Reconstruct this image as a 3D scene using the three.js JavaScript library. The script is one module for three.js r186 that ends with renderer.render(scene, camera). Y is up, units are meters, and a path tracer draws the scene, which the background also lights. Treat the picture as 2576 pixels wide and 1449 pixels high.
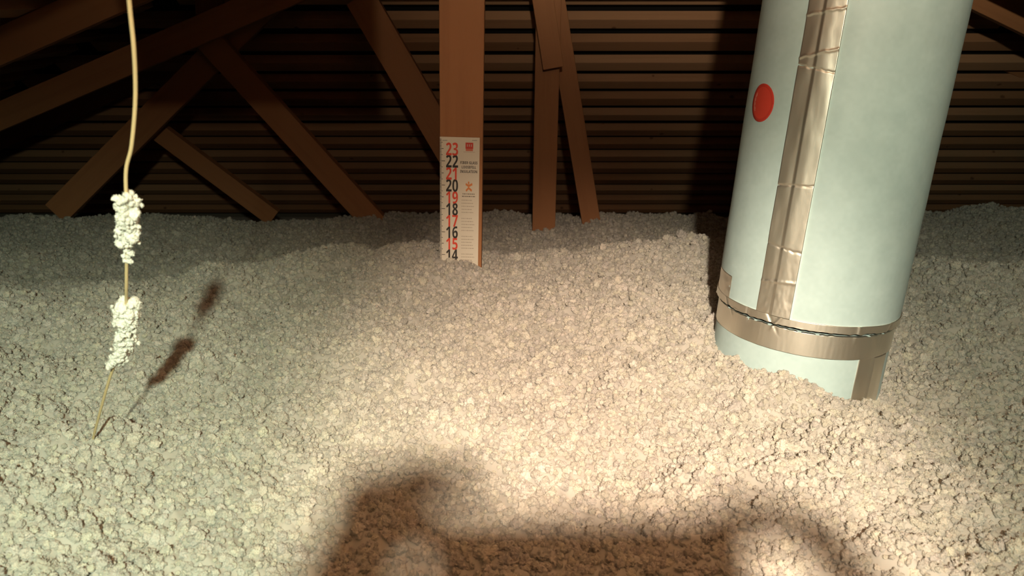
import * as THREE from 'three';
import { RoundedBoxGeometry } from 'three/addons/geometries/RoundedBoxGeometry.js';
import { ImprovedNoise } from 'three/addons/math/ImprovedNoise.js';
import { MarchingCubes } from 'three/addons/objects/MarchingCubes.js';
import { mergeGeometries, mergeVertices } from 'three/addons/utils/BufferGeometryUtils.js';

// ---------------------------------------------------------------- units
// The attic is laid out in inches: X right, Y up from the lens height, F forward. EYE is the lens height over the attic floor.
const IN = 0.0254, EYE = 34.4;
const V = (X, Y, F) => new THREE.Vector3(X * IN, (Y + EYE) * IN, -F * IN);

// ---------------------------------------------------------------- camera, light, exposure
const scene = new THREE.Scene();
scene.background = new THREE.Color(0x000000);
const PITCH = 20 * Math.PI / 180;
const camera = new THREE.PerspectiveCamera(2 * Math.atan(724.5 / 2000) * 180 / Math.PI, 2576 / 1449, 0.004, 30);
camera.position.copy(V(0, 0, 0));
camera.rotation.set(-PITCH, 0, 0);
camera.focus = 1.35; camera.userData.fStop = 11;
scene.add(camera);

const renderer = new THREE.WebGLRenderer({ antialias: true });
renderer.toneMapping = THREE.LinearToneMapping;
renderer.toneMappingExposure = 0.88;
renderer.shadowMap.enabled = true;

const LAMP = [1.3, 11.9, -16];           // headlamp on the photographer's forehead
function beam(color, candela, aim, angle, penumbra) {
  const s = new THREE.SpotLight(color, candela, 0, angle, penumbra, 2);
  s.position.copy(V(...LAMP)); s.target.position.copy(V(...aim));
  s.castShadow = true; s.shadow.radius = 0.9; s.shadow.mapSize.set(2048, 2048); s.shadow.camera.near = 0.02;
  scene.add(s, s.target);
  return s;
}
// headlamp: warm middle emitter, added cool side beams, a little stray light, added upward fill beam
beam(new THREE.Color().setRGB(1.0, 0.78, 0.58), 22, [6, -21.8, 37], 0.32, 1.0);
beam(new THREE.Color().setRGB(0.84, 1.0, 0.72), 12, [-21, -18, 19], 0.5, 1.0);  // added greenish beam, tints and brightens the near left
beam(new THREE.Color().setRGB(0.82, 1.0, 0.76), 5.3, [28, -13, 33], 0.42, 1.0);  // added greenish beam, tints the right side
beam(new THREE.Color().setRGB(1.0, 0.8, 0.58), 2.7, [2, -10, 74], 0.66, 1.0);
beam(new THREE.Color().setRGB(1.0, 0.84, 0.62), 60, [4, 19, -6], 0.83, 1.0);  // added beam onto the roof boards, whose bounce fills the shadows brown

// ---------------------------------------------------------------- helpers
let seed = 20240611;
const rnd = () => { seed = (seed * 1664525 + 1013904223) >>> 0; return seed / 4294967296; };
const R = (a, b) => a + (b - a) * rnd();
const noise = new ImprovedNoise();
const nz = (x, y, z = 0) => noise.noise(x, y, z);
const sstep = (a, b, x) => { const t = Math.min(1, Math.max(0, (x - a) / (b - a))); return t * t * (3 - 2 * t); };
const gauss = (x, y, cx, cy, sx, sy) => Math.exp(-(((x - cx) / sx) ** 2) - (((y - cy) / sy) ** 2));
const taken = {};
function numbered(n) { const k = taken[n] = (taken[n] ?? -1) + 1; return k ? n + '_' + String(k).padStart(3, '0') : n; }
function tag(o, label, category, group, kind) {
  o.userData.label = label;
  if (category) o.userData.category = category;
  if (group) o.userData.group = group;
  if (kind) o.userData.kind = kind;
  return o;
}
function thing(name, label, category, group, kind) { const g = new THREE.Group(); g.name = numbered(name); scene.add(g); return tag(g, label, category, group, kind); }
function part(name, geo, mat, parent, label) {
  const m = new THREE.Mesh(geo, mat); m.name = name; m.castShadow = m.receiveShadow = true; parent.add(m);
  if (label) m.userData.label = label;
  return m;
}
function solo(name, geo, mat, label, category, group, kind) { const m = part(numbered(name), geo, mat, scene); return tag(m, label, category, group, kind); }

function dataTex(w, h, fn, srgb = true) {
  const d = new Uint8Array(w * h * 4);
  for (let y = 0; y < h; y++) for (let x = 0; x < w; x++) { const c = fn(x / w, y / h); const i = (y * w + x) * 4; d[i] = c[0]; d[i + 1] = c[1]; d[i + 2] = c[2]; d[i + 3] = 255; }
  const t = new THREE.DataTexture(d, w, h); t.wrapS = t.wrapT = THREE.RepeatWrapping; t.magFilter = THREE.LinearFilter; t.minFilter = THREE.LinearMipmapLinearFilter; t.generateMipmaps = true;
  if (srgb) t.colorSpace = THREE.SRGBColorSpace;
  t.needsUpdate = true; return t;
}
// periodic value noise, so that wood repeats without a seam
function vnoise(px, py, sd) {
  const h = (x, y) => { let n = (((x % px) + px) % px) * 374761393 + (((y % py) + py) % py) * 668265263 + sd * 1442695041; n = (n ^ (n >> 13)) * 1274126177; return ((n ^ (n >> 16)) >>> 0) / 4294967296; };
  return (u, v) => { const x = u * px, y = v * py, i = Math.floor(x), j = Math.floor(y); let a = x - i, b = y - j; a = a * a * (3 - 2 * a); b = b * b * (3 - 2 * b);
    return (h(i, j) * (1 - a) + h(i + 1, j) * a) * (1 - b) + (h(i, j + 1) * (1 - a) + h(i + 1, j + 1) * a) * b; };
}
function woodTex(base, dark, sd, knots) {
  const n1 = vnoise(4, 40, sd), n2 = vnoise(9, 120, sd + 1), n3 = vnoise(3, 5, sd + 2), n4 = vnoise(90, 200, sd + 3);
  const ks = Array.from({ length: knots }, (_, i) => [((i * 0.381 + sd * 0.17) % 1), ((i * 0.618 + sd * 0.31) % 1), 0.004 + 0.006 * ((i * 0.77) % 1)]);
  return dataTex(512, 512, (u, v) => {
    let g = 0.42 * n1(u, v + 0.02 * n3(u, v)) + 0.3 * n2(u, v) + 0.2 * n3(u, v) + 0.12 * n4(u, v);
    g = Math.min(1, Math.max(0, (g - 0.25) * 1.5));
    let k = 0; for (const [a, b, r] of ks) { const d = Math.hypot((u - a) * 1.0, (v - b) * 0.5); k = Math.max(k, 1 - sstep(r * 0.6, r * 1.3, d)); }
    const t = Math.min(1, g * 0.8 + k * 0.9);
    return base.map((c, i) => c * (1 - t) + dark[i] * t);
  });
}
function woodMat(base, dark, sd, knots = 7, rough = 0.75) {
  const m = woodTex(base, dark, sd, knots);
  return new THREE.MeshStandardMaterial({ map: m, roughness: rough, bumpMap: m, bumpScale: 0.0006 });
}
// a piece of lumber of length l (x), depth w (y), thickness t (z), inches, with eased edges; uv in metres along the grain
function lumberGeo(l, w, t, ease = 0.08) {
  const g = new RoundedBoxGeometry(l * IN, w * IN, t * IN, 1, ease * IN);
  const p = g.attributes.position, n = g.attributes.normal, uv = g.attributes.uv, ox = rnd(), oy = rnd();
  for (let i = 0; i < p.count; i++) {
    const ny = Math.abs(n.getY(i)), nzz = Math.abs(n.getZ(i));
    uv.setXY(i, p.getX(i) / 1.2 + ox, (nzz >= ny ? p.getY(i) : p.getZ(i) + 0.13) / 0.6 + oy);
  }
  return g;
}
const ZAX = new THREE.Vector3(0, 0, 1);
function orient(m, a, b, up = ZAX) {          // puts the middle of a lumber mesh between a and b, its thickness along `up`
  const x = b.clone().sub(a).normalize(), z = up.clone().addScaledVector(x, -up.dot(x)).normalize(), y = z.clone().cross(x);
  m.quaternion.setFromRotationMatrix(new THREE.Matrix4().makeBasis(x, y, z));
  m.position.copy(a).add(b).multiplyScalar(0.5);
  return m;
}
function lumber(name, a, b, w, t, mat, parent, label, up) { return orient(part(name, lumberGeo(a.distanceTo(b) / IN, w, t), mat, parent, label), a, b, up); }

// ---------------------------------------------------------------- materials
const M = {
  sheathing: [woodMat([172, 130, 96], [122, 86, 59], 3), woodMat([162, 120, 86], [112, 78, 53], 5), woodMat([180, 140, 106], [130, 94, 66], 8)],
  lumber: woodMat([150, 102, 64], [116, 74, 45], 17, 2),
  felt: new THREE.MeshStandardMaterial({ color: 0x121110, roughness: 0.95 }),
  drywall: new THREE.MeshStandardMaterial({ color: 0xb9b2a4, roughness: 0.9 }),
  clump: new THREE.MeshPhysicalMaterial({ color: new THREE.Color().setRGB(0.88, 0.87, 0.8), roughness: 1, transmission: 0.35, thickness: 0 }),  // same insulation as fluff, colour lightened to stand in for lamp light
  fluff: new THREE.MeshPhysicalMaterial({ color: new THREE.Color().setRGB(0.72, 0.69, 0.63), roughness: 1, transmission: 0.5, thickness: 0 }),
};

// ---------------------------------------------------------------- the setting: floor, roof slopes, rear wall
{
  const fl = thing('floor', 'plasterboard attic floor buried under the white insulation', 'floor', null, 'structure');
  part('slab', new THREE.BoxGeometry(250 * IN, 3 * IN, 172 * IN), M.drywall, fl).position.copy(V(9, -EYE - 1.5, 10));
  part('slab', new THREE.BoxGeometry(352 * IN, 3 * IN, 100 * IN), M.drywall, fl).position.copy(V(9, -51.5, 142));       // lower ceiling under the far eave
  part('step', new THREE.BoxGeometry(352 * IN, 15 * IN, 3 * IN), M.drywall, fl).position.copy(V(9, -43, 94.5));
}
const LEFT = X => 0.39 * X + 18.7, RIGHT = X => -0.42 * X + 27.3, FAR = F => 85.5 - 0.72 * F;     // undersides of the three slopes
const RIDGE_X = (27.3 - 18.7) / 0.81, RIDGE_Y = LEFT(RIDGE_X), BACK_F = -78, DEEP = -50;
function slabGeo(pts, up) {                     // a roof panel: polygon of points, made 2 cm thick upwards
  const pos = [], n = pts.length, o = new THREE.Vector3(0, up * IN, 0), tops = pts.map(p => p.clone().add(o));
  const tri = (a, b, c) => pos.push(...a.toArray(), ...b.toArray(), ...c.toArray());
  for (let i = 1; i < n - 1; i++) { tri(pts[0], pts[i], pts[i + 1]); tri(tops[0], tops[i + 1], tops[i]); }
  for (let i = 0; i < n; i++) { const j = (i + 1) % n; tri(pts[i], tops[i], tops[j]); tri(pts[i], tops[j], pts[j]); }
  const g = new THREE.BufferGeometry(); g.setAttribute('position', new THREE.Float32BufferAttribute(pos, 3));
  g.setAttribute('uv', new THREE.Float32BufferAttribute(new Array(pos.length / 3 * 2).fill(0), 2)); g.computeVertexNormals(); return g;
}
const BOARD_W = 2.35, BOARD_T = 1.5, PACE = 5.83;
{
  // far slope: spaced boards running across the attic, seen from below, each with its uphill edge towards the lamp
  const far = thing('ceiling', 'far roof slope of spaced brown boards with dark gaps', 'roof', null, 'structure');
  const fF = Y => (85.5 - Y) / 0.72, lift = 2.3, fl = DEEP;
  const xl = Y => (Y - 18.7) / 0.39, xr = Y => (27.3 - Y) / 0.42;
  part('roofing_felt', slabGeo([V(RIDGE_X, RIDGE_Y + lift, fF(RIDGE_Y)), V(xl(fl), fl + lift, fF(fl)), V(xr(fl), fl + lift, fF(fl))], 1), M.felt, far, 'black roofing felt above the boards');
  const al = Math.atan(0.72), nrm = new THREE.Vector3(0, Math.cos(al), -Math.sin(al));           // up and out of the roof
  const step = PACE * Math.cos(al);
  for (let k = -6; k < 18; k++) {
    const F0 = 122.7 + k * step, F1 = F0 + BOARD_W * Math.cos(al), Fm = (F0 + F1) / 2, Y = FAR(Fm);
    if (Y < DEEP + 1 || Y > RIDGE_Y - 2) continue;
    const a = V(xl(Y) + 1, Y, Fm), b = V(xr(Y) - 1, Y, Fm);
    a.addScaledVector(nrm, BOARD_T / 2 * IN); b.addScaledVector(nrm, BOARD_T / 2 * IN);
    a.y += R(-0.1, 0.1) * IN; b.y += R(-0.1, 0.1) * IN;
    lumber('board', a, b, BOARD_W + R(-0.2, 0.2), BOARD_T, M.sheathing[(k + 9) % 3], far, null, nrm);
  }
  for (const [side, label] of [[-1, 'left roof slope of spaced brown boards above the rafters'], [1, 'right roof slope of spaced brown boards behind the white flue']]) {
    const c = thing('ceiling', label, 'roof', null, 'structure');
    const y = side < 0 ? LEFT : RIGHT, eave = side < 0 ? (DEEP - 18.7) / 0.39 : (27.3 - DEEP) / 0.42, up = 2.0;
    const hipF = X => fF(y(X));
    part('roofing_felt', slabGeo([V(RIDGE_X, RIDGE_Y + up, BACK_F), V(RIDGE_X, RIDGE_Y + up, hipF(RIDGE_X)), V(eave, DEEP + up, hipF(eave)), V(eave, DEEP + up, BACK_F)], 1), M.felt, c, 'black roofing felt above the boards');
    const sl = side < 0 ? 0.39 : -0.42, a = Math.atan(sl), n = new THREE.Vector3(-Math.sin(a), Math.cos(a), 0), dx = PACE * Math.cos(a);
    for (let k = 0; ; k++) {
      const X = RIDGE_X + side * (2.6 + k * dx); if (Math.abs(X - eave) < 3 || y(X) < DEEP + 1) break;
      const p = V(X, y(X), BACK_F + 1), q = V(X, y(X), hipF(X) - 1.5);
      p.addScaledVector(n, BOARD_T / 2 * IN); q.addScaledVector(n, BOARD_T / 2 * IN);
      lumber('board', p, q, BOARD_W, BOARD_T, M.sheathing[k % 3], c, null, n);
    }
  }
  // boarded gable wall behind the photographer
  const wall = thing('wall_back', 'boarded gable wall closing the attic behind the photographer', 'wall', null, 'structure');
  for (let k = 0; ; k++) {
    const y0 = DEEP + k * 5.6, y1 = y0 + 5.5; if (y1 > RIDGE_Y + 2) break;
    lumber('board', V(xl(Math.min(y1, RIDGE_Y)) - 2, (y0 + y1) / 2, BACK_F - 0.6), V(xr(Math.min(y1, RIDGE_Y)) + 2, (y0 + y1) / 2, BACK_F - 0.6), 5.5, 1, M.sheathing[k % 3], wall);
  }
}

// ---------------------------------------------------------------- loose insulation
const AX = { A: new THREE.Vector3(18.82, -21.8, 48), D: new THREE.Vector3(0.069, 1, 0.042).normalize() };   // flue axis, inches
const groundBase = (X, F) => {
  let y = -21.8;
  y -= 12 * Math.exp(-((((X - 1.3) / 15) ** 2 + ((F + 21) / 19) ** 2) ** 2));     // hollow trodden where the photographer kneels
  y += 4.6 * gauss(X, F, -27, 22, 15, 16);                                  // heap at the near left
  y += 1.3 * gauss(X, F, 26, 24, 14, 12);
  y += 1.35 * gauss(X, F, -4.6, 62.2, 2.6, 2.2);                             // little pile against the depth card
  y += 1.1 * gauss(X, F, 10.2, 53, 4.5, 5);                                 // ridge left of the flue
  y += 0.5 * gauss(X, F, 17.0, 41.5, 3, 3);                               // pile in front of the flue
  y -= 2.2 * gauss(X, F, 25, 44, 5, 7);
  y += 0.7 * gauss(X, F, 4, 44, 16, 12);
  y += 0.5 * gauss(X, F, -14, 70, 8, 5) + 0.9 * gauss(X, F, 12, 71, 7, 4) - 0.4 * gauss(X, F, -3, 64, 5, 5);
  const e = 66 - 10 * sstep(-14, -40, X) - 3 * sstep(20, 45, X);              // edge of the thick bed; beyond it the insulation falls away
  if (F > e) { const d = F - e; y -= 0.34 * Math.min(Math.max(0, d - 2), 17) + 0.13 * Math.min(Math.max(0, d - 19), 35) + 0.34 * Math.max(0, d - 54); }
  y += 3.2 * gauss(X, F, -62, 122, 34, 18) + 1.6 * gauss(X, F, 74, 118, 26, 16);
  return y;
};
const ground = (X, F) => {
  let y = groundBase(X, F);
  y += 1.1 * nz(X / 11, F / 11, 1.3) + 1.0 * nz(X / 5, F / 5, 4.1) + 0.6 * nz(X / 2.4, F / 2.4, 7.7);
  return y;
};
const lumpy = (X, F) => {
  const b1 = 1 - Math.abs(nz(X / 1.25, F / 1.25, 2.2)) * 2, b2 = 1 - Math.abs(nz(X / 0.62, F / 0.62, 5.2)) * 2;
  return 0.4 * b1 + 0.2 * b2 + 0.05 * nz(X / 0.34, F / 0.34, 9.1);
};
const insul = thing('blown_insulation', 'thick bed of loose white fluffy insulation covering the attic floor', 'insulation', null, 'stuff');
{
  const axis = (a, b, lo, hi, fine, grow) => {       // fine steps between lo and hi, growing outside
    const r = []; for (let x = lo; x <= hi; x += fine) r.push(x);
    let s = fine, x = hi; while (x < b) { s = Math.min(s * grow, 4); x += s; r.push(Math.min(x, b)); }
    s = fine; x = lo; while (x > a) { s = Math.min(s * grow, 4); x -= s; r.unshift(Math.max(x, a)); }
    return r;
  };
  const xs = axis(-112, 126, -44, 44, 0.2, 1.03), fs = axis(-74, 186, 22, 80, 0.2, 1.02);
  const nx = xs.length, nf = fs.length, pos = new Float32Array(nx * nf * 3), uv = new Float32Array(nx * nf * 2), idx = [];
  let q = 0;
  for (let j = 0; j < nf; j++) for (let i = 0; i < nx; i++) {
    const X = xs[i], F = fs[j];
    let y = ground(X, F) + lumpy(X, F) - 0.36;
    y = Math.min(y, LEFT(X) - 2.5, RIGHT(X) - 2.5, FAR(F) - 1.5); y = Math.max(y, F < 96 ? -EYE + 0.5 : -49.5);
    pos[q] = X * IN; pos[q + 1] = (y + EYE) * IN; pos[q + 2] = -F * IN; uv[q / 3 * 2] = X * IN; uv[q / 3 * 2 + 1] = F * IN; q += 3;
  }
  for (let j = 0; j < nf - 1; j++) for (let i = 0; i < nx - 1; i++) { const a = j * nx + i, b = a + 1, c = a + nx, d = c + 1; idx.push(a, b, c, b, d, c); }
  const g = new THREE.BufferGeometry(); g.setAttribute('position', new THREE.BufferAttribute(pos, 3)); g.setAttribute('uv', new THREE.BufferAttribute(uv, 2)); g.setIndex(idx); g.computeVertexNormals();
  part('insulation_bed', g, M.fluff, insul).userData.kind = 'stuff';
}
function tuftGeo(detail, sd, rough = 1, fibres = 0) {            // a soft irregular tuft about one unit in radius, with loose fibres standing out of it
  let g = new THREE.IcosahedronGeometry(1, detail); g.deleteAttribute('normal'); g.deleteAttribute('uv'); g = mergeVertices(g, 1e-4);
  const p = g.attributes.position, v = new THREE.Vector3();
  for (let i = 0; i < p.count; i++) {
    v.fromBufferAttribute(p, i).normalize();
    const a = nz(v.x * 1.3 + sd, v.y * 1.3, v.z * 1.3), b = Math.abs(nz(v.x * 2.9, v.y * 2.9 + sd, v.z * 2.9)), c = nz(v.x * 6.1, v.y * 6.1, v.z * 6.1 + sd), d = nz(v.x * 12 + sd, v.y * 12, v.z * 12);
    v.multiplyScalar(1 + 0.45 * a - 0.5 * b * rough + 0.3 * c * rough + 0.2 * d * rough); p.setXYZ(i, v.x, v.y, v.z);
  }
  g.computeVertexNormals();
  if (fibres) {
    const pos = [], nor = [], idx = [], q = new THREE.Vector3(), t = new THREE.Vector3(), w = new THREE.Vector3();
    for (let k = 0; k < fibres; k++) {                                                 // each fibre a thin three-sided, bent needle
      v.set(R(-1, 1), R(-1, 1), R(-1, 1)).normalize(); t.set(R(-1, 1), R(-1, 1), R(-1, 1)).cross(v).normalize(); w.crossVectors(v, t);
      const l = R(0.35, 0.8), r = R(0.016, 0.034), o = pos.length / 3, bend = R(-0.5, 0.5), side = R(-0.6, 0.6);
      [[0.6, 0], [0.6 + l * 0.6, 0.3], [0.6 + l, 1]].forEach(([h, f], lev) => { for (let m = 0; m < 3; m++) { const a = m * 2.094, rr = lev < 2 ? r : r * 0.3;
        q.copy(v).multiplyScalar(h).addScaledVector(t, rr * Math.cos(a) + side * f * l).addScaledVector(w, rr * Math.sin(a) + bend * f * l); pos.push(q.x, q.y, q.z); q.copy(t).multiplyScalar(Math.cos(a)).addScaledVector(w, Math.sin(a)); nor.push(q.x, q.y, q.z); } });
      for (const b of [0, 3]) for (let m = 0; m < 3; m++) { const a0 = o + b + m, a1 = o + b + (m + 1) % 3; idx.push(a0, a1, a0 + 3, a1, a1 + 3, a0 + 3); }
    }
    const f = new THREE.BufferGeometry(); f.setAttribute('position', new THREE.Float32BufferAttribute(pos, 3)); f.setAttribute('normal', new THREE.Float32BufferAttribute(nor, 3)); f.setIndex(idx);
    g = mergeGeometries([g, f]);
  }
  g.setAttribute('uv', new THREE.Float32BufferAttribute(new Array(g.attributes.position.count * 2).fill(0), 2));
  return g;
}
const tufts = [0, 1, 2, 3, 4].map(i => tuftGeo(8, 3.7 * i + 1.1, 1, 70));
{
  const lists = tufts.map(() => []);
  const m = new THREE.Matrix4(), qn = new THREE.Quaternion(), e = new THREE.Euler();
  const scatter = (sp, r0, r1, sink, keep) => {
    for (let F = 20; F < 134; F += sp * (F < 50 ? 1 : F < 80 ? 1.2 : 1.6)) { const half = 0.69 * F + 9;
      for (let X = -half; X < half; X += sp * (F < 50 ? 1 : F < 80 ? 1.2 : 1.6)) {
        const x = X + R(-0.5, 0.5) * sp, f = F + R(-0.5, 0.5) * sp, r = (r0 + (r1 - r0) * rnd() ** 2) * (F < 50 ? 1 : F < 80 ? 1.1 : 1.4), k = Math.floor(rnd() * tufts.length);
        e.set(R(0, 6.28), R(0, 6.28), R(0, 6.28)); qn.setFromEuler(e);
        const sx = r * R(0.85, 1.2), sy = r * R(0.75, 1.0), sz = r * R(0.85, 1.15), up = r * R(-0.5, 0.35) + sink, drop = rnd();
        if (drop > keep) continue;
        const px = x - (AX.A.x), pf = f - AX.A.z; if (Math.hypot(px, pf) < 5.2) continue;
        const y = ground(x, f) + lumpy(x, f) - 0.25 + up;
        if (y > FAR(f) - 1.5 || y > LEFT(x) - 2 || y > RIGHT(x) - 2) continue;
        if (x > -6.6 && x < -1.2 && f > 63.4 && f < 66.4) continue;
        m.compose(V(x, y, f), qn, new THREE.Vector3(sx * IN, sy * IN, sz * IN)); lists[k].push(m.clone());
      } }
  };
  scatter(0.8, 0.2, 0.42, -0.08, 0.8);
  scatter(0.27, 0.09, 0.24, 0.0, 0.95);
  lists.forEach((l, k) => {
    const im = new THREE.InstancedMesh(tufts[k], M.fluff, l.length); l.forEach((mm, i) => { im.setMatrixAt(i, mm); const b = R(0.8, 1.12); im.setColorAt(i, new THREE.Color().setRGB(b, b * R(0.98, 1.01), b * R(0.94, 1.02))); });
    im.name = 'insulation_tufts'; im.userData.kind = 'stuff'; im.castShadow = im.receiveShadow = true; insul.add(im);
  });
}

// ---------------------------------------------------------------- roof trusses
{
  const t1 = thing('roof_truss', 'roof truss whose brown rafter crosses above the hanging cord', 'truss', 'roof trusses');
  const ch = (t, X0, Y0, X1, Y1, F, mat, w = 3.5, lab) => lumber('rafter', V(X0, Y0, F), V(X1, Y1, F), w, 1.5, mat, t, lab);
  // rafters: centre lines one half depth under the deck
  const under = 2.0, RW = 3.5, LOW = X => 0.39 * X + 14;
  const pair = (t, F, l0, r0, mat) => { ch(t, l0, LEFT(l0) - under, RIDGE_X, RIDGE_Y - under, F, mat, RW); ch(t, RIDGE_X, RIDGE_Y - under, r0, RIGHT(r0) - under, F, mat, RW); };
  pair(t1, 90, -120, 128, M.lumber);
  // the truss nearest the photographer runs above the picture; a plate added to it shades the far webs and part of the slope
  const t0 = thing('roof_truss', 'roof truss nearest the kneeling person with an added square plate that shades the far webs', 'truss', 'roof trusses');
  pair(t0, 42, -120, 128, M.lumber);
  { const g = part('shade_plate', lumberGeo(14.5, 11.4, 0.6), M.sheathing[0], t0); g.position.copy(V(-14.6, 6.2, 41)); }
  const t2 = thing('roof_truss', 'roof truss with a short diagonal web ending at the slim wooden post', 'truss', 'roof trusses');
  ch(t2, -116, LOW(-116) - 2.1, -25, LOW(-25) - 2.1, 108, M.lumber, 3.4);
  ch(t2, 57, RIGHT(57) - 2.1, 132, RIGHT(132) - 2.1, 108, M.lumber, 3.4);
  lumber('tie_beam', V(-26, 2.2, 110.2), V(58, 2.2, 110.2), 3.4, 1.5, M.lumber, t2);
  lumber('web', V(2.6, 6.6, 103.8), V(5.2, -8.2, 103.8), 2.6, 1.5, M.lumber, t2, 'short diagonal web');
  const t3 = thing('roof_truss', 'far truss of crossing diagonal webs standing before the far board slope', 'truss', 'roof trusses');
  const S = 1.215, P3 = (x, y, f) => V(x * S, y * S, f * S);
  lumber('rafter', V(-102, LOW(-102) - 2.4, 138), V(-50, LOW(-50) - 2.4, 138), 3.0, 1.5, M.lumber, t3);
  lumber('rafter', V(76, RIGHT(76) - 2.4, 138), V(116, RIGHT(116) - 2.4, 138), 3.0, 1.5, M.lumber, t3);
  const web = (a, b, w) => lumber('web', P3(...a), P3(...b), w * S, 1.5, M.lumber, t3);
  web([-26.3, 0.5, 94.5], [-55.6, -24.6, 94.5], 3.0);
  web([-34.6, -3.4, 93], [-14.6, -27.8, 93], 2.9);
  web([-16.5, 0.2, 92], [-6.2, -18.4, 92], 3.3);
  web([4.6, 0.1, 92], [10.3, -29.5, 92], 2.2);
  web([-34.2, 0.2, 95.8], [-34.8, -7.5, 95.8], 3.0);
  web([-45.8, -13.6, 99], [-30.5, -26.4, 99], 2.3);
  lumber('top_chord', P3(-29, 1.7, 94), P3(40, 1.7, 94), 2.8, 1.5, M.lumber, t3);
}

// ---------------------------------------------------------------- posts
{
  const p = thing('wooden_post', 'broad orange-brown wooden post carrying the white depth card', 'post');
  // front face 3.5 in wide at F = 64.4, leaning a little; it runs from the joists to the rafters
  lumber('upright', V(-4.68, -EYE, 65.25), V(-3.6, 9.3, 65.25), 3.5, 1.5, M.lumber, p);
  const q = thing('wooden_post', 'slim reddish-brown wooden post standing behind the broad post', 'post');
  lumber('upright', V(4.32, -38, 106.6), V(4.62, 1.6, 106.6), 3.15, 1.5, M.lumber, q);
}

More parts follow.
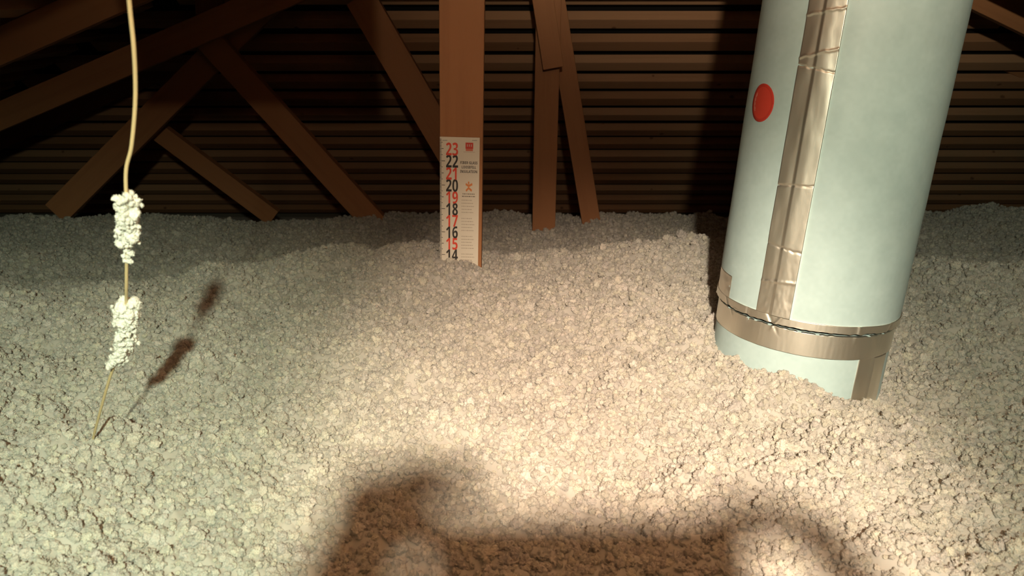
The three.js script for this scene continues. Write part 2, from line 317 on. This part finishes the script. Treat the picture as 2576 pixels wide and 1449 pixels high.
// ---------------------------------------------------------------- depth card
{
  const W = 3.22, H = 24, cw = 512, chh = 2048, c = document.createElement('canvas'); c.width = cw; c.height = chh;
  const x = c.getContext('2d'), sx = cw / W, sy = chh / H, yOf = inch => (23.95 - inch) * sy;
  x.fillStyle = '#d0cabb'; x.fillRect(0, 0, cw, chh);
  x.fillStyle = '#33302c';
  for (let i = 0; i <= 190; i++) { const inch = i / 8, l = i % 16 === 0 ? 0.42 : i % 8 === 0 ? 0.3 : i % 4 === 0 ? 0.22 : 0.14; x.fillRect(0, yOf(inch) - 2, l * sx, 4); }
  x.textAlign = 'center'; x.textBaseline = 'middle';
  for (let n = 1; n <= 23; n++) {
    const red = n % 2 === 1; x.save(); x.translate(0.99 * sx, yOf(n) + 4); x.scale(1.24, 1);
    x.font = 'bold 122px sans-serif'; x.fillStyle = red ? '#d0442e' : '#2b2724'; x.fillText(String(n), 0, 0); x.restore();
  }
  // red emblem with a small caption
  x.fillStyle = '#c23a2c'; x.fillRect(2.08 * sx, 0.42 * sy, 0.62 * sx, 0.5 * sy); x.fillStyle = '#c9705a'; x.fillRect(2.1 * sx, 0.92 * sy, 0.58 * sx, 0.18 * sy);
  x.fillStyle = '#bfb8a8'; x.fillRect(2.2 * sx, 0.55 * sy, 0.06 * sx, 0.2 * sy); x.fillRect(2.36 * sx, 0.55 * sy, 0.06 * sx, 0.2 * sy); x.fillRect(2.52 * sx, 0.55 * sy, 0.06 * sx, 0.2 * sy);
  x.fillStyle = '#a89c8c'; for (let i = 0; i < 14; i++) x.fillRect((1.92 + i * 0.068) * sx, 1.16 * sy, 0.045 * sx, 0.05 * sy);
  x.fillStyle = '#2b2724'; x.font = 'bold 26px sans-serif';
  [['FIBER GLASS', 2.06], ['LOOSEFILL', 2.42], ['INSULATION', 2.78]].forEach(([t, y]) => { x.save(); x.translate(2.36 * sx, y * sy); x.scale(1.42 * sx / x.measureText(t).width * (t === 'LOOSEFILL' ? 0.84 : 1), 1.05); x.fillText(t, 0, 0); x.restore(); });
  // orange figure mark with two caption lines
  x.strokeStyle = '#d08048'; x.lineWidth = 16; x.beginPath(); x.moveTo(2.12 * sx, 3.82 * sy); x.lineTo(2.36 * sx, 3.98 * sy); x.lineTo(2.66 * sx, 3.82 * sy); x.moveTo(2.36 * sx, 3.85 * sy); x.lineTo(2.36 * sx, 4.15 * sy); x.lineTo(2.14 * sx, 4.4 * sy); x.moveTo(2.36 * sx, 4.15 * sy); x.lineTo(2.62 * sx, 4.38 * sy); x.stroke();
  x.beginPath(); x.arc(2.36 * sx, 3.72 * sy, 10, 0, 7); x.fillStyle = '#d08048'; x.fill();
  x.fillStyle = '#7a7062';
  const scribble = (x0, x1, y, h, dark) => { x.fillStyle = dark; let px = x0; let k = Math.floor(y * 97); while (px < x1) { k = (k * 73 + 41) % 101; const w = 0.05 + 0.11 * k / 101; x.fillRect(px * sx, y * sy, Math.min(w, x1 - px) * sx, h * sy); px += w + 0.035; } };
  scribble(1.86, 2.86, 4.62, 0.07, '#6f665a'); scribble(1.82, 2.92, 4.82, 0.08, '#6f665a');
  for (let y = 5.15, k = 0; y < 22; y += 0.26, k++) if (k % 6 !== 5) scribble(1.78, 2.62 + 0.3 * ((k * 37 % 11) / 11), y, 0.07, '#a89f90');
  const tx = new THREE.CanvasTexture(c); tx.colorSpace = THREE.SRGBColorSpace; tx.anisotropy = 8;
  const card = thing('depth_card', 'white printed insulation depth card with red and black numbers', 'ruler');
  const paper = new THREE.MeshStandardMaterial({ map: tx, roughness: 0.6 }), edge = new THREE.MeshStandardMaterial({ color: 0xb5ae9e, roughness: 0.8 });
  const b = new THREE.Mesh(new THREE.BoxGeometry(W * IN, H * IN, 0.05 * IN), [edge, edge, edge, edge, paper, edge]);
  b.name = 'card'; b.castShadow = b.receiveShadow = true; card.add(b);
  // from (-4.21, -10.5) at its head, leaning along with the post, 24 in long
  const top = V(-4.21, -10.5, 64.42), dir = new THREE.Vector3(-0.028, -1, 0).normalize();
  b.position.copy(top).addScaledVector(dir, H / 2 * IN); b.rotation.z = -Math.atan(0.028);
  for (const s of [-1.2, 1.2]) { const n = part('staple', new RoundedBoxGeometry(0.4 * IN, 0.05 * IN, 0.04 * IN, 1, 0.015 * IN), new THREE.MeshStandardMaterial({ color: 0x9a9a96, metalness: 1, roughness: 0.4 }), card); n.position.copy(V(-4.22 + s, -10.75, 64.38)); }
}

// ---------------------------------------------------------------- flue pipe with its white jacket and foil tape
{
  const A = AX.A, D = AX.D, c0 = new THREE.Vector3(0, 0, -1); c0.addScaledVector(D, -c0.dot(D)).normalize();      // towards the camera
  const c1 = new THREE.Vector3().crossVectors(c0, D); if (c1.x < 0) c1.negate();
  const at = (t, deg, r) => { const a = deg * Math.PI / 180; const p = A.clone().addScaledVector(D, t).addScaledVector(c0, Math.cos(a) * r).addScaledVector(c1, Math.sin(a) * r); return V(p.x, p.y, p.z); };
  // a curved sheet on the pipe from t0 to t1 and angle d0 to d1, with its edges turned down by `thick`
  function sheet(t0, t1, d0, d1, r, thick, nt, nd, disp = () => 0, edge = () => 0) {
    const pos = [], uv = [], idx = [], W = nd + 3, full = d1 - d0 >= 360;
    for (let j = -1; j <= nt + 1; j++) for (let i = -1; i <= nd + 1; i++) {
      const jj = Math.min(nt, Math.max(0, j)), ii = Math.min(nd, Math.max(0, i)), v = jj / nt, u = ii / nd;
      const dg = d0 + (d1 - d0) * u, border = (j !== jj) || (i !== ii && !full);
      const t = t0 + (t1 - t0) * v + (v === 0 ? -1 : v === 1 ? 1 : 0) * edge(v, dg);
      const rr = border ? r - thick : r + disp(t, dg);
      pos.push(...at(t, dg, rr).toArray()); uv.push(dg * Math.PI / 180 * r * IN, t * IN);
    }
    for (let j = 0; j < nt + 2; j++) for (let i = 0; i < nd + 2; i++) { const a = j * W + i, b = a + 1, c = a + W, d = c + 1; idx.push(a, b, c, b, d, c); }
    const g = new THREE.BufferGeometry(); g.setAttribute('position', new THREE.Float32BufferAttribute(pos, 3)); g.setAttribute('uv', new THREE.Float32BufferAttribute(uv, 2)); g.setIndex(idx); g.computeVertexNormals();
    return g;
  }
  const jb = vnoise(16, 16, 31), jb2 = vnoise(64, 64, 32);
  const jt = dataTex(256, 256, (u, v) => { const k = 198 + 14 * (jb(u, v) - 0.5) + 10 * (jb2(u, v) - 0.5); return [k - 21, k + 2, k + 4]; });
  jt.repeat.set(3, 3);
  const jacket = new THREE.MeshPhysicalMaterial({ map: jt, roughness: 0.55, clearcoat: 0.15, clearcoatRoughness: 0.5, side: THREE.DoubleSide });
  const fb = vnoise(40, 60, 41), fb2 = vnoise(9, 9, 42);
  const foilBump = dataTex(256, 256, (u, v) => { const k = 255 * (0.6 * fb2(u, v) + 0.4 * fb(u, v)); return [k, k, k]; }, false); foilBump.repeat.set(14, 5);
  const foil = new THREE.MeshStandardMaterial({ color: new THREE.Color().setRGB(0.92, 0.89, 0.8), metalness: 1, roughness: 0.42, bumpMap: foilBump, bumpScale: 0.00012, side: THREE.DoubleSide });
  const flue = thing('flue_pipe', 'large white jacketed round flue pipe with silver foil tape', 'pipe');
  const soft = (t, d) => 0.03 * nz(t / 5, d / 30, 3.1) + 0.012 * nz(t / 1.6, d / 9, 9.3);
  part('jacket', sheet(3.3, 36, -180, 180, 5.59, 0.35, 90, 120, soft), jacket, flue, 'white upper jacket');
  part('jacket', sheet(-12.6, 2.98, -180, 180, 5.4, 0.4, 50, 120, soft), jacket, flue, 'white lower jacket');
  part('duct', sheet(-12.6, 36, -180, 180, 4.6, 0.05, 4, 64), new THREE.MeshStandardMaterial({ color: 0x8a8c8c, metalness: 1, roughness: 0.45 }), flue);
  // creases in the vertical tape: [t at the left edge, t at the right edge, depth, width]
  const creases = [[18.0, 17.75, -0.05, 0.05], [18.4, 18.95, 0.06, 0.07], [20.6, 21.05, 0.06, 0.07], [11.35, 11.6, -0.045, 0.05], [7.9, 7.7, -0.03, 0.07], [5.6, 5.9, 0.035, 0.09]];
  const vt = (t, d) => {
    const u = (d + 51) / 21; let h = 0.025 * nz(t / 2.3, d / 7, 1.9) + 0.005 * nz(t / 0.6, d / 3, 6.4);
    h += 0.085 * sstep(-42.2, -40.4, d);                                    // the jacket's lap under the tape makes a step
    for (const [a, b, k, w] of creases) { const tc = a + (b - a) * u + 0.08 * nz(d / 3, a, 2); h += k * Math.exp(-(((t - tc) / w) ** 2)); }
    h += 0.014 * sstep(9, 4, t) * nz(t / 0.45, d / 2.2, 8.8);
    return h;
  };
  part('foil_tape', sheet(3.7, 36, -51, -29.6, 5.62, 0.06, 720, 44, vt, (v, d) => 0), foil, flue, 'vertical silver foil tape');
  // band tape in two strips, above and below the crack under the upper jacket
  const bt = (t, d) => 0.006 * nz(t / 1.6, d / 2.0, 3) + 0.02 * nz(t / 2.5, d / 11, 5.5) + 0.05 * Math.exp(-(((t - 3.12 - 0.25 * nz(d / 9, 1, 1)) / 0.07) ** 2)) * sstep(0, 0.3, nz(d / 6, 4, 4) + 0.1)
    + [-72, -57, -41, -36, 12, 33].reduce((s, c, i) => s + (i % 2 ? -0.05 : 0.05) * Math.exp(-(((d - c - (t - 2.6) * (i % 3 - 1) * 6) / 1.3) ** 2)) * sstep(2.3, 3.2, t), 0);
  part('foil_tape', sheet(3.24, 3.72, -180, 180, 5.635, 0.12, 14, 720, bt, (v, d) => v === 0 ? 0.09 * nz(d / 4, 8, 2) + 0.05 * nz(d / 14, 1, 2) : 0.04 * nz(d / 25, 2, 7)), foil, flue, 'silver foil band along the jacket edge');
  part('foil_tape', sheet(1.55, 3.0, -180, 180, 5.43, 0.2, 44, 720, bt, (v, d) => v === 1 ? 0.12 * nz(d / 5, 3, 5) : 0.015 * nz(d / 9, 6, 1)), foil, flue, 'wide silver foil band below the crack');
  part('foil_tape', sheet(-12, 1.6, 18.3, 45.5, 5.425, 0.05, 160, 36, (t, d) => 0.025 * nz(t / 1.6, d / 6, 2.4) + 0.06 * sstep(30, 31.5, d)), foil, flue, 'vertical silver foil tape on the lower jacket');
  part('foil_tape', sheet(3.66, 5.1, -100, -76, 5.615, 0.06, 24, 24, (t, d) => 0.03 * nz(t / 0.5, d / 4, 3.3)), foil, flue, 'torn scrap of silver foil tape');
  // round red sticker
  const c = document.createElement('canvas'); c.width = c.height = 256; const x = c.getContext('2d');
  x.fillStyle = '#b8382c'; x.fillRect(0, 0, 256, 256); x.fillStyle = '#c94436'; x.beginPath(); x.arc(128, 128, 106, 0, 7); x.fill();
  x.fillStyle = '#d8a498'; for (let i = 0; i < 13; i++) { const a = Math.PI + (i - 6) * 0.115; x.save(); x.translate(128 + 88 * Math.cos(a), 128 + 88 * Math.sin(a)); x.rotate(a + Math.PI / 2); x.fillRect(-3.5, -8, 7, i % 3 ? 15 : 9); x.restore(); }
  const st = new THREE.CanvasTexture(c); st.colorSpace = THREE.SRGBColorSpace;
  const pos = [], uv = [], idx = [], n = 40, rings = 6, tc = 15.72, dc = -74.6, rad = 1.09;
  const stick = (r, a, h) => at(tc + r * Math.sin(a), dc + r * Math.cos(a) / 5.6 * 180 / Math.PI, 5.6 + h + soft(tc, dc));
  for (let k = 0; k <= rings + 1; k++) for (let i = 0; i <= n; i++) { const r = Math.min(k, rings) / rings * rad, a = i / n * 2 * Math.PI; pos.push(...stick(r, a, k > rings ? -0.05 : 0.025).toArray()); uv.push(0.5 + 0.5 * r / rad * Math.cos(a), 0.5 + 0.5 * r / rad * Math.sin(a)); }
  for (let k = 0; k <= rings; k++) for (let i = 0; i < n; i++) { const a = k * (n + 1) + i, b = a + 1, d = a + n + 1, e = d + 1; idx.push(a, b, d, b, e, d); }
  const sg = new THREE.BufferGeometry(); sg.setAttribute('position', new THREE.Float32BufferAttribute(pos, 3)); sg.setAttribute('uv', new THREE.Float32BufferAttribute(uv, 2)); sg.setIndex(idx); sg.computeVertexNormals();
  part('sticker', sg, new THREE.MeshStandardMaterial({ map: st, roughness: 0.5, side: THREE.DoubleSide }), flue, 'round red sticker');
}

// ---------------------------------------------------------------- hanging cord and the tufts caught on it
{
  const pts = [[-6.6, 9.6, 15.7], [-7.6, 6.2, 17.6], [-8.75, 2.4, 19.7], [-9.51, -0.03, 21], [-9.86, -1.3, 21.6], [-10.35, -2.6, 22.3], [-11.0, -4.0, 23.0], [-11.55, -4.95, 23.5], [-12.27, -6.96, 24.5], [-12.9, -8.3, 25.3], [-13.41, -9.4, 26.0], [-14.0, -10.45, 26.9], [-14.58, -12.05, 27.6], [-15.9, -13.9, 28.6], [-17.2, -15.9, 29.8], [-18.48, -17.95, 31], [-19.0, -18.8, 31.5]];
  const cv = new THREE.CatmullRomCurve3(pts.map(p => V(...p)), false, 'catmullrom', 0.5);
  const cord = thing('hanging_cord', 'thin cream cord hanging down into the insulation', 'cord');
  part('cord_jacket', new THREE.TubeGeometry(cv, 220, 0.056 * IN, 12), new THREE.MeshStandardMaterial({ color: new THREE.Color().setRGB(0.6, 0.47, 0.26), roughness: 0.6 }), cord);
  const s = part('staple', new THREE.TorusGeometry(0.1 * IN, 0.025 * IN, 8, 20), new THREE.MeshStandardMaterial({ color: 0x8a8a86, metalness: 1, roughness: 0.4 }), cord); s.position.copy(V(-6.55, 9.7, 15.65)); s.rotation.x = 1.2;

  function clump(list, label) {
    const gs = [];
    list.forEach(([f0, f1, count, spread, r0, r1]) => {
      for (let i = 0; i < count; i++) {
        const t = f0 + (f1 - f0) * (i + rnd()) / count, p = cv.getPointAt(t), a = R(0, 6.28), r = R(r0, r1), d = spread * Math.sqrt(rnd());
        const g = tuftGeo(5, R(0, 50), 1.1, 26);
        g.applyMatrix4(new THREE.Matrix4().compose(new THREE.Vector3(p.x + Math.cos(a) * d * IN, p.y + R(-0.1, 0.1) * IN, p.z + Math.sin(a) * d * IN), new THREE.Quaternion().setFromEuler(new THREE.Euler(R(0, 6), R(0, 6), R(0, 6))), new THREE.Vector3(r * R(0.8, 1.2), r * R(0.7, 1.1), r).multiplyScalar(IN)));
        gs.push(g);
      }
    });
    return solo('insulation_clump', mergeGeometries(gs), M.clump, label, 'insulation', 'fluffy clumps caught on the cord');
  }
  // share of the cord's length at a height
  const shareAt = Y => { let b = 0, e = 1e9; for (let i = 0; i <= 600; i++) { const d = Math.abs(cv.getPointAt(i / 600).y / IN - EYE - Y); if (d < e) { e = d; b = i / 600; } } return b; };
  const a0 = shareAt(-5.65), a1 = shareAt(-7.5), a2 = shareAt(-8.25), b0 = shareAt(-10.35), b1 = shareAt(-11.3), b2 = shareAt(-13.5);
  clump([[a0, a1, 90, 0.25, 0.09, 0.19], [a0, a1, 60, 0.42, 0.035, 0.08], [a1, a2, 26, 0.12, 0.05, 0.12]], 'upper fluffy white insulation clump caught on the cord');
  clump([[b0, b1, 64, 0.34, 0.12, 0.22], [b0, b2, 70, 0.5, 0.035, 0.09], [b1, b2, 90, 0.26, 0.1, 0.19]], 'lower fluffy white insulation clump caught on the cord');
}

// ---------------------------------------------------------------- the photographer, whose hands and phone throw the soft shadow in front
{
  // local axes of the phone: a right, b up along the phone, c out of its lens side
  const L = (a, b, c) => [a, b * Math.cos(PITCH) - c * Math.sin(PITCH), b * Math.sin(PITCH) + c * Math.cos(PITCH)];
  function surface(caps, k, cell, pad = 1.2) {       // smooth union of tapered capsules, inches, meshed by marching cubes
    const lo = [1e9, 1e9, 1e9], hi = [-1e9, -1e9, -1e9];
    for (const [p, rp, q, rq] of caps) for (let i = 0; i < 3; i++) { lo[i] = Math.min(lo[i], p[i] - rp - pad * k - cell * 2, q[i] - rq - pad * k - cell * 2); hi[i] = Math.max(hi[i], p[i] + rp + pad * k + cell * 2, q[i] + rq + pad * k + cell * 2); }
    const size = Math.max(hi[0] - lo[0], hi[1] - lo[1], hi[2] - lo[2]), n = Math.ceil(size / cell) + 4, half = n / 2;
    const mc = new MarchingCubes(n, new THREE.MeshStandardMaterial(), false, false, 160000); mc.isolation = 0;
    const mid = lo.map((v, i) => (v + hi[i]) / 2), sc = size / 2 * n / (n - 4);
    for (let z = 0; z < n; z++) for (let y = 0; y < n; y++) for (let x = 0; x < n; x++) {
      const P = [(x - half) / half * sc + mid[0], (y - half) / half * sc + mid[1], (z - half) / half * sc + mid[2]]; let d = 1e9;
      for (const [p, rp, q, rq] of caps) {
        const ux = q[0] - p[0], uy = q[1] - p[1], uz = q[2] - p[2], wx = P[0] - p[0], wy = P[1] - p[1], wz = P[2] - p[2], l2 = ux * ux + uy * uy + uz * uz || 1e-9;
        const t = Math.min(1, Math.max(0, (wx * ux + wy * uy + wz * uz) / l2)), e = Math.hypot(wx - ux * t, wy - uy * t, wz - uz * t) - (rp + (rq - rp) * t);
        const h = Math.max(0, 1 - Math.abs(d - e) / k); d = Math.min(d, e) - h * h * k * 0.25;
      }
      mc.field[x + y * n + z * n * n] = -d;
    }
    mc.update();
    const c = mc.count, src = mc.positionArray, nr = mc.normalArray, pos = new Float32Array(c * 3), nor = new Float32Array(c * 3), ix = [];
    for (let i = 0; i < c; i++) {
      const p = V(src[i * 3] * sc + mid[0], src[i * 3 + 1] * sc + mid[1], src[i * 3 + 2] * sc + mid[2]); p.toArray(pos, i * 3);
      const v = new THREE.Vector3(nr[i * 3], nr[i * 3 + 1], -nr[i * 3 + 2]).normalize(); v.toArray(nor, i * 3);
    }
    for (let i = 0; i < c; i += 3) ix.push(i, i + 2, i + 1);
    const g = new THREE.BufferGeometry(); g.setAttribute('position', new THREE.BufferAttribute(pos, 3)); g.setAttribute('normal', new THREE.BufferAttribute(nor, 3)); g.setIndex(ix);
    return g.toNonIndexed();
  }
  const hand = s => {                                 // s = 1 right hand, -1 left; the phone's middle is at a = 2
    const H = (a, b, c) => L(2 + s * (a - 0.1), b - 1.25, c), up = s < 0 ? 0.65 : 0;
    const chain = (pts, r0, r1) => pts.slice(1).map((p, i) => [pts[i], r0 + (r1 - r0) * i / (pts.length - 1), p, r0 + (r1 - r0) * (i + 1) / (pts.length - 1)]);
    const kn = [H(4.0, 0.25 + up * 0.6, -0.6), H(4.2, -0.35, -0.5), H(4.2, -0.95, -0.5), H(4.08, -1.5, -0.55)], wrist = H(4.55, -2.7, -2.5);
    return [
      ...(s < 0 ? [[wrist, 0.6, H(3.3, 0.75 + up, -0.85), 0.6], [H(3.3, 0.75 + up, -0.85), 0.6, H(2.55, 0.85 + up * 0.9, -0.65), 0.42], [H(3.5, -0.4, -0.9), 0.6, H(2.7, 0.2, -0.8), 0.5]] : []),
      ...kn.map((p, i) => [wrist, 0.62, p, 0.42 - i * 0.02]),
      ...chain([kn[0], H(3.55, 1.25 + up, -0.5), H(2.6, 1.55 + up, -0.3), H(1.75, 1.3 + up * 1.1, -0.28)], 0.36, 0.27),
      ...chain([kn[1], H(4.05, -0.35, 0.22), H(3.2, -0.4, 0.34), H(2.6, -0.45, 0.26)], 0.36, 0.27),
      ...chain([kn[2], H(4.0, -1.0, 0.2), H(3.2, -1.05, 0.34), H(2.7, -1.1, 0.26)], 0.34, 0.26),
      ...chain([kn[3], H(3.75, -1.9, 0.0), H(3.15, -2.12, -0.15), H(2.7, -2.1, -0.2)], 0.3, 0.22),
      ...chain([H(4.4, -1.9, -1.7), H(3.9, -1.2, -1.25), H(3.35, -0.75, -0.95), H(2.75, -0.5, -0.8)], 0.48, 0.3),
    ];
  };
  const wR = L(6.45, -3.95, -2.5), wL = L(-2.45, -3.95, -2.5), eR = [11.6, -9.4, -14.2], eL = [-9.2, -9.4, -14.2], sR = [8.3, -0.8, -24.6], sL = [-5.7, -0.8, -24.6];
  const B = (x, y, f) => [x + 2.1, y + 3.9, f - 8.4];                          // the head and trunk, moved as one to where the lamp is
  const torso = [[B(-0.8, -6.5, -16.6), 4.6, B(-0.8, -15, -17.2), 4.5], [B(-0.8, -15, -17.2), 4.5, B(-0.8, -24.2, -18), 5.2], [sL, 2.6, sR, 2.6]];
  const arms = [[sR, 2.5, eR, 1.9], [eR, 1.85, wR, 1.1], [sL, 2.5, eL, 1.9], [eL, 1.85, wL, 1.1]];
  const legs = [-1, 1].flatMap(s => { const X = 1.3 + s * 4.4; return [[[X, -22, -26], 3.7, [X + s * 1.2, -30.6, -12], 2.5], [[X + s * 1.2, -31.2, -12], 2.3, [X, -32.3, -27], 1.7], [[X, -32.4, -27], 1.5, [X, -32.9, -32.5], 1.1]]; });
  const neck = [B(-0.8, -3, -15.6), 2.4, B(-0.8, 2.2, -13.6), 2.2];
  const head = [[B(-0.8, 6.3, -13.1), 3.35, B(-0.8, 5.4, -11.7), 3.1], [B(-0.8, 4.2, -12), 2.7, B(-0.8, 1.8, -10.5), 1.6], [B(-0.8, 4.9, -9.0), 0.3, B(-0.8, 3.6, -8.1), 0.5], [B(-0.8, 2.5, -9.0), 0.45, B(-0.8, 2.0, -9.0), 0.4],
    [B(-4.1, 4.6, -12.6), 0.35, B(-4.1, 3.4, -12.4), 0.3], [B(2.5, 4.6, -12.6), 0.35, B(2.5, 3.4, -12.4), 0.3], neck];
  const skin = new THREE.MeshStandardMaterial({ color: new THREE.Color().setRGB(0.5, 0.3, 0.21), roughness: 0.55 });
  const cloth = new THREE.MeshStandardMaterial({ color: 0x3a4048, roughness: 0.95 }), denim = new THREE.MeshStandardMaterial({ color: 0x2b3244, roughness: 0.95 });
  const p = thing('person', 'person in dark jacket kneeling in the insulation, holding up a phone', 'person');
  const toElbow = (w, e) => w.map((v, i) => v + (e[i] - v) * 0.16);
  const shrink = list => list.map(([a, r, b, q]) => [a, r * 0.9, b, q * 0.9]);
  part('body', mergeGeometries([surface(shrink([...torso, ...arms, ...legs, neck]), 1.2, 0.5), surface(head, 0.8, 0.16), surface([...hand(1), [wR, 0.75, toElbow(wR, eR), 0.85]], 0.16, 0.12), surface([...hand(-1), [wL, 0.75, toElbow(wL, eL), 0.85]], 0.16, 0.12)]), skin, p);
  part('jacket', surface([...torso.map(([a, r, b, q]) => [a, r + 0.25, b, q + 0.25]), ...arms.map(([a, r, b, q]) => [a, r + 0.22, b, q + 0.22])], 1.2, 0.45), cloth, p, 'dark grey jacket');
  part('trousers', surface([...legs.map(([a, r, b, q]) => [a, r + 0.2, b, q + 0.2]), [B(-0.8, -24.6, -18), 5.5, B(-0.8, -25.4, -18), 5.2]], 1.2, 0.45), denim, p, 'dark blue trousers');
  const hair = part('hair', new THREE.SphereGeometry(3.85 * IN, 32, 20, 0, Math.PI * 2, 0, 1.5), new THREE.MeshStandardMaterial({ color: 0x241a14, roughness: 0.8 }), p, 'short dark hair');
  hair.position.copy(V(...B(-0.8, 6.2, -13.0))); hair.rotation.x = 0.6;
  for (const s of [-1, 1]) { const e = part('eye', new THREE.SphereGeometry(0.45 * IN, 16, 12), new THREE.MeshStandardMaterial({ color: 0xd8d4cc, roughness: 0.3 }), p); e.position.copy(V(...B(-0.8 + s * 1.25, 5.0, -9.35))); }

  const ph = thing('smartphone', 'black smartphone held sideways in both hands', 'phone');
  const put = (m, a, b, c) => { m.position.copy(V(...L(a, b, c))); m.rotation.x = -PITCH; return m; };
  put(part('case', new RoundedBoxGeometry(4.9 * IN, 2.7 * IN, 0.34 * IN, 3, 0.14 * IN), new THREE.MeshStandardMaterial({ color: 0x151515, roughness: 0.5 }), ph), 1.95, -1.05, -0.33);
  put(part('screen', new RoundedBoxGeometry(4.2 * IN, 2.4 * IN, 0.02 * IN, 1, 0.008 * IN), new THREE.MeshStandardMaterial({ color: 0x0a0a0c, roughness: 0.1 }), ph), 1.95, -1.05, -0.51);
  const ring = put(part('lens_ring', new THREE.TorusGeometry(0.16 * IN, 0.03 * IN, 8, 24), new THREE.MeshStandardMaterial({ color: 0x777777, metalness: 1, roughness: 0.3 }), ph), 0, 0, -0.15);

  const hl = thing('headlamp', 'headlamp strapped round the forehead of the kneeling person', 'lamp');
  const strap = part('strap', new THREE.TorusGeometry(3.85 * IN, 0.2 * IN, 8, 48), new THREE.MeshStandardMaterial({ color: 0x22262a, roughness: 0.9 }), hl); strap.position.copy(V(...B(-0.8, 7.1, -12.6))); strap.rotation.x = Math.PI / 2 + 0.12; strap.scale.set(1, 1.06, 2.2);
  const box = part('housing', new RoundedBoxGeometry(2.2 * IN, 1.5 * IN, 0.9 * IN, 3, 0.25 * IN), new THREE.MeshStandardMaterial({ color: 0x2c2f33, roughness: 0.5 }), hl); box.position.copy(V(...B(-0.8, 7.9, -8.7)));
  const lens = part('lens', new THREE.CylinderGeometry(0.45 * IN, 0.45 * IN, 0.12 * IN, 32), new THREE.MeshStandardMaterial({ color: 0xffffff, emissive: new THREE.Color().setRGB(1, 0.86, 0.62), emissiveIntensity: 4, roughness: 0.2 }), hl, 'glowing lamp lens'); lens.position.copy(V(...B(-0.8, 7.9, -8.2))); lens.rotation.x = Math.PI / 2;
}

renderer.render(scene, camera);
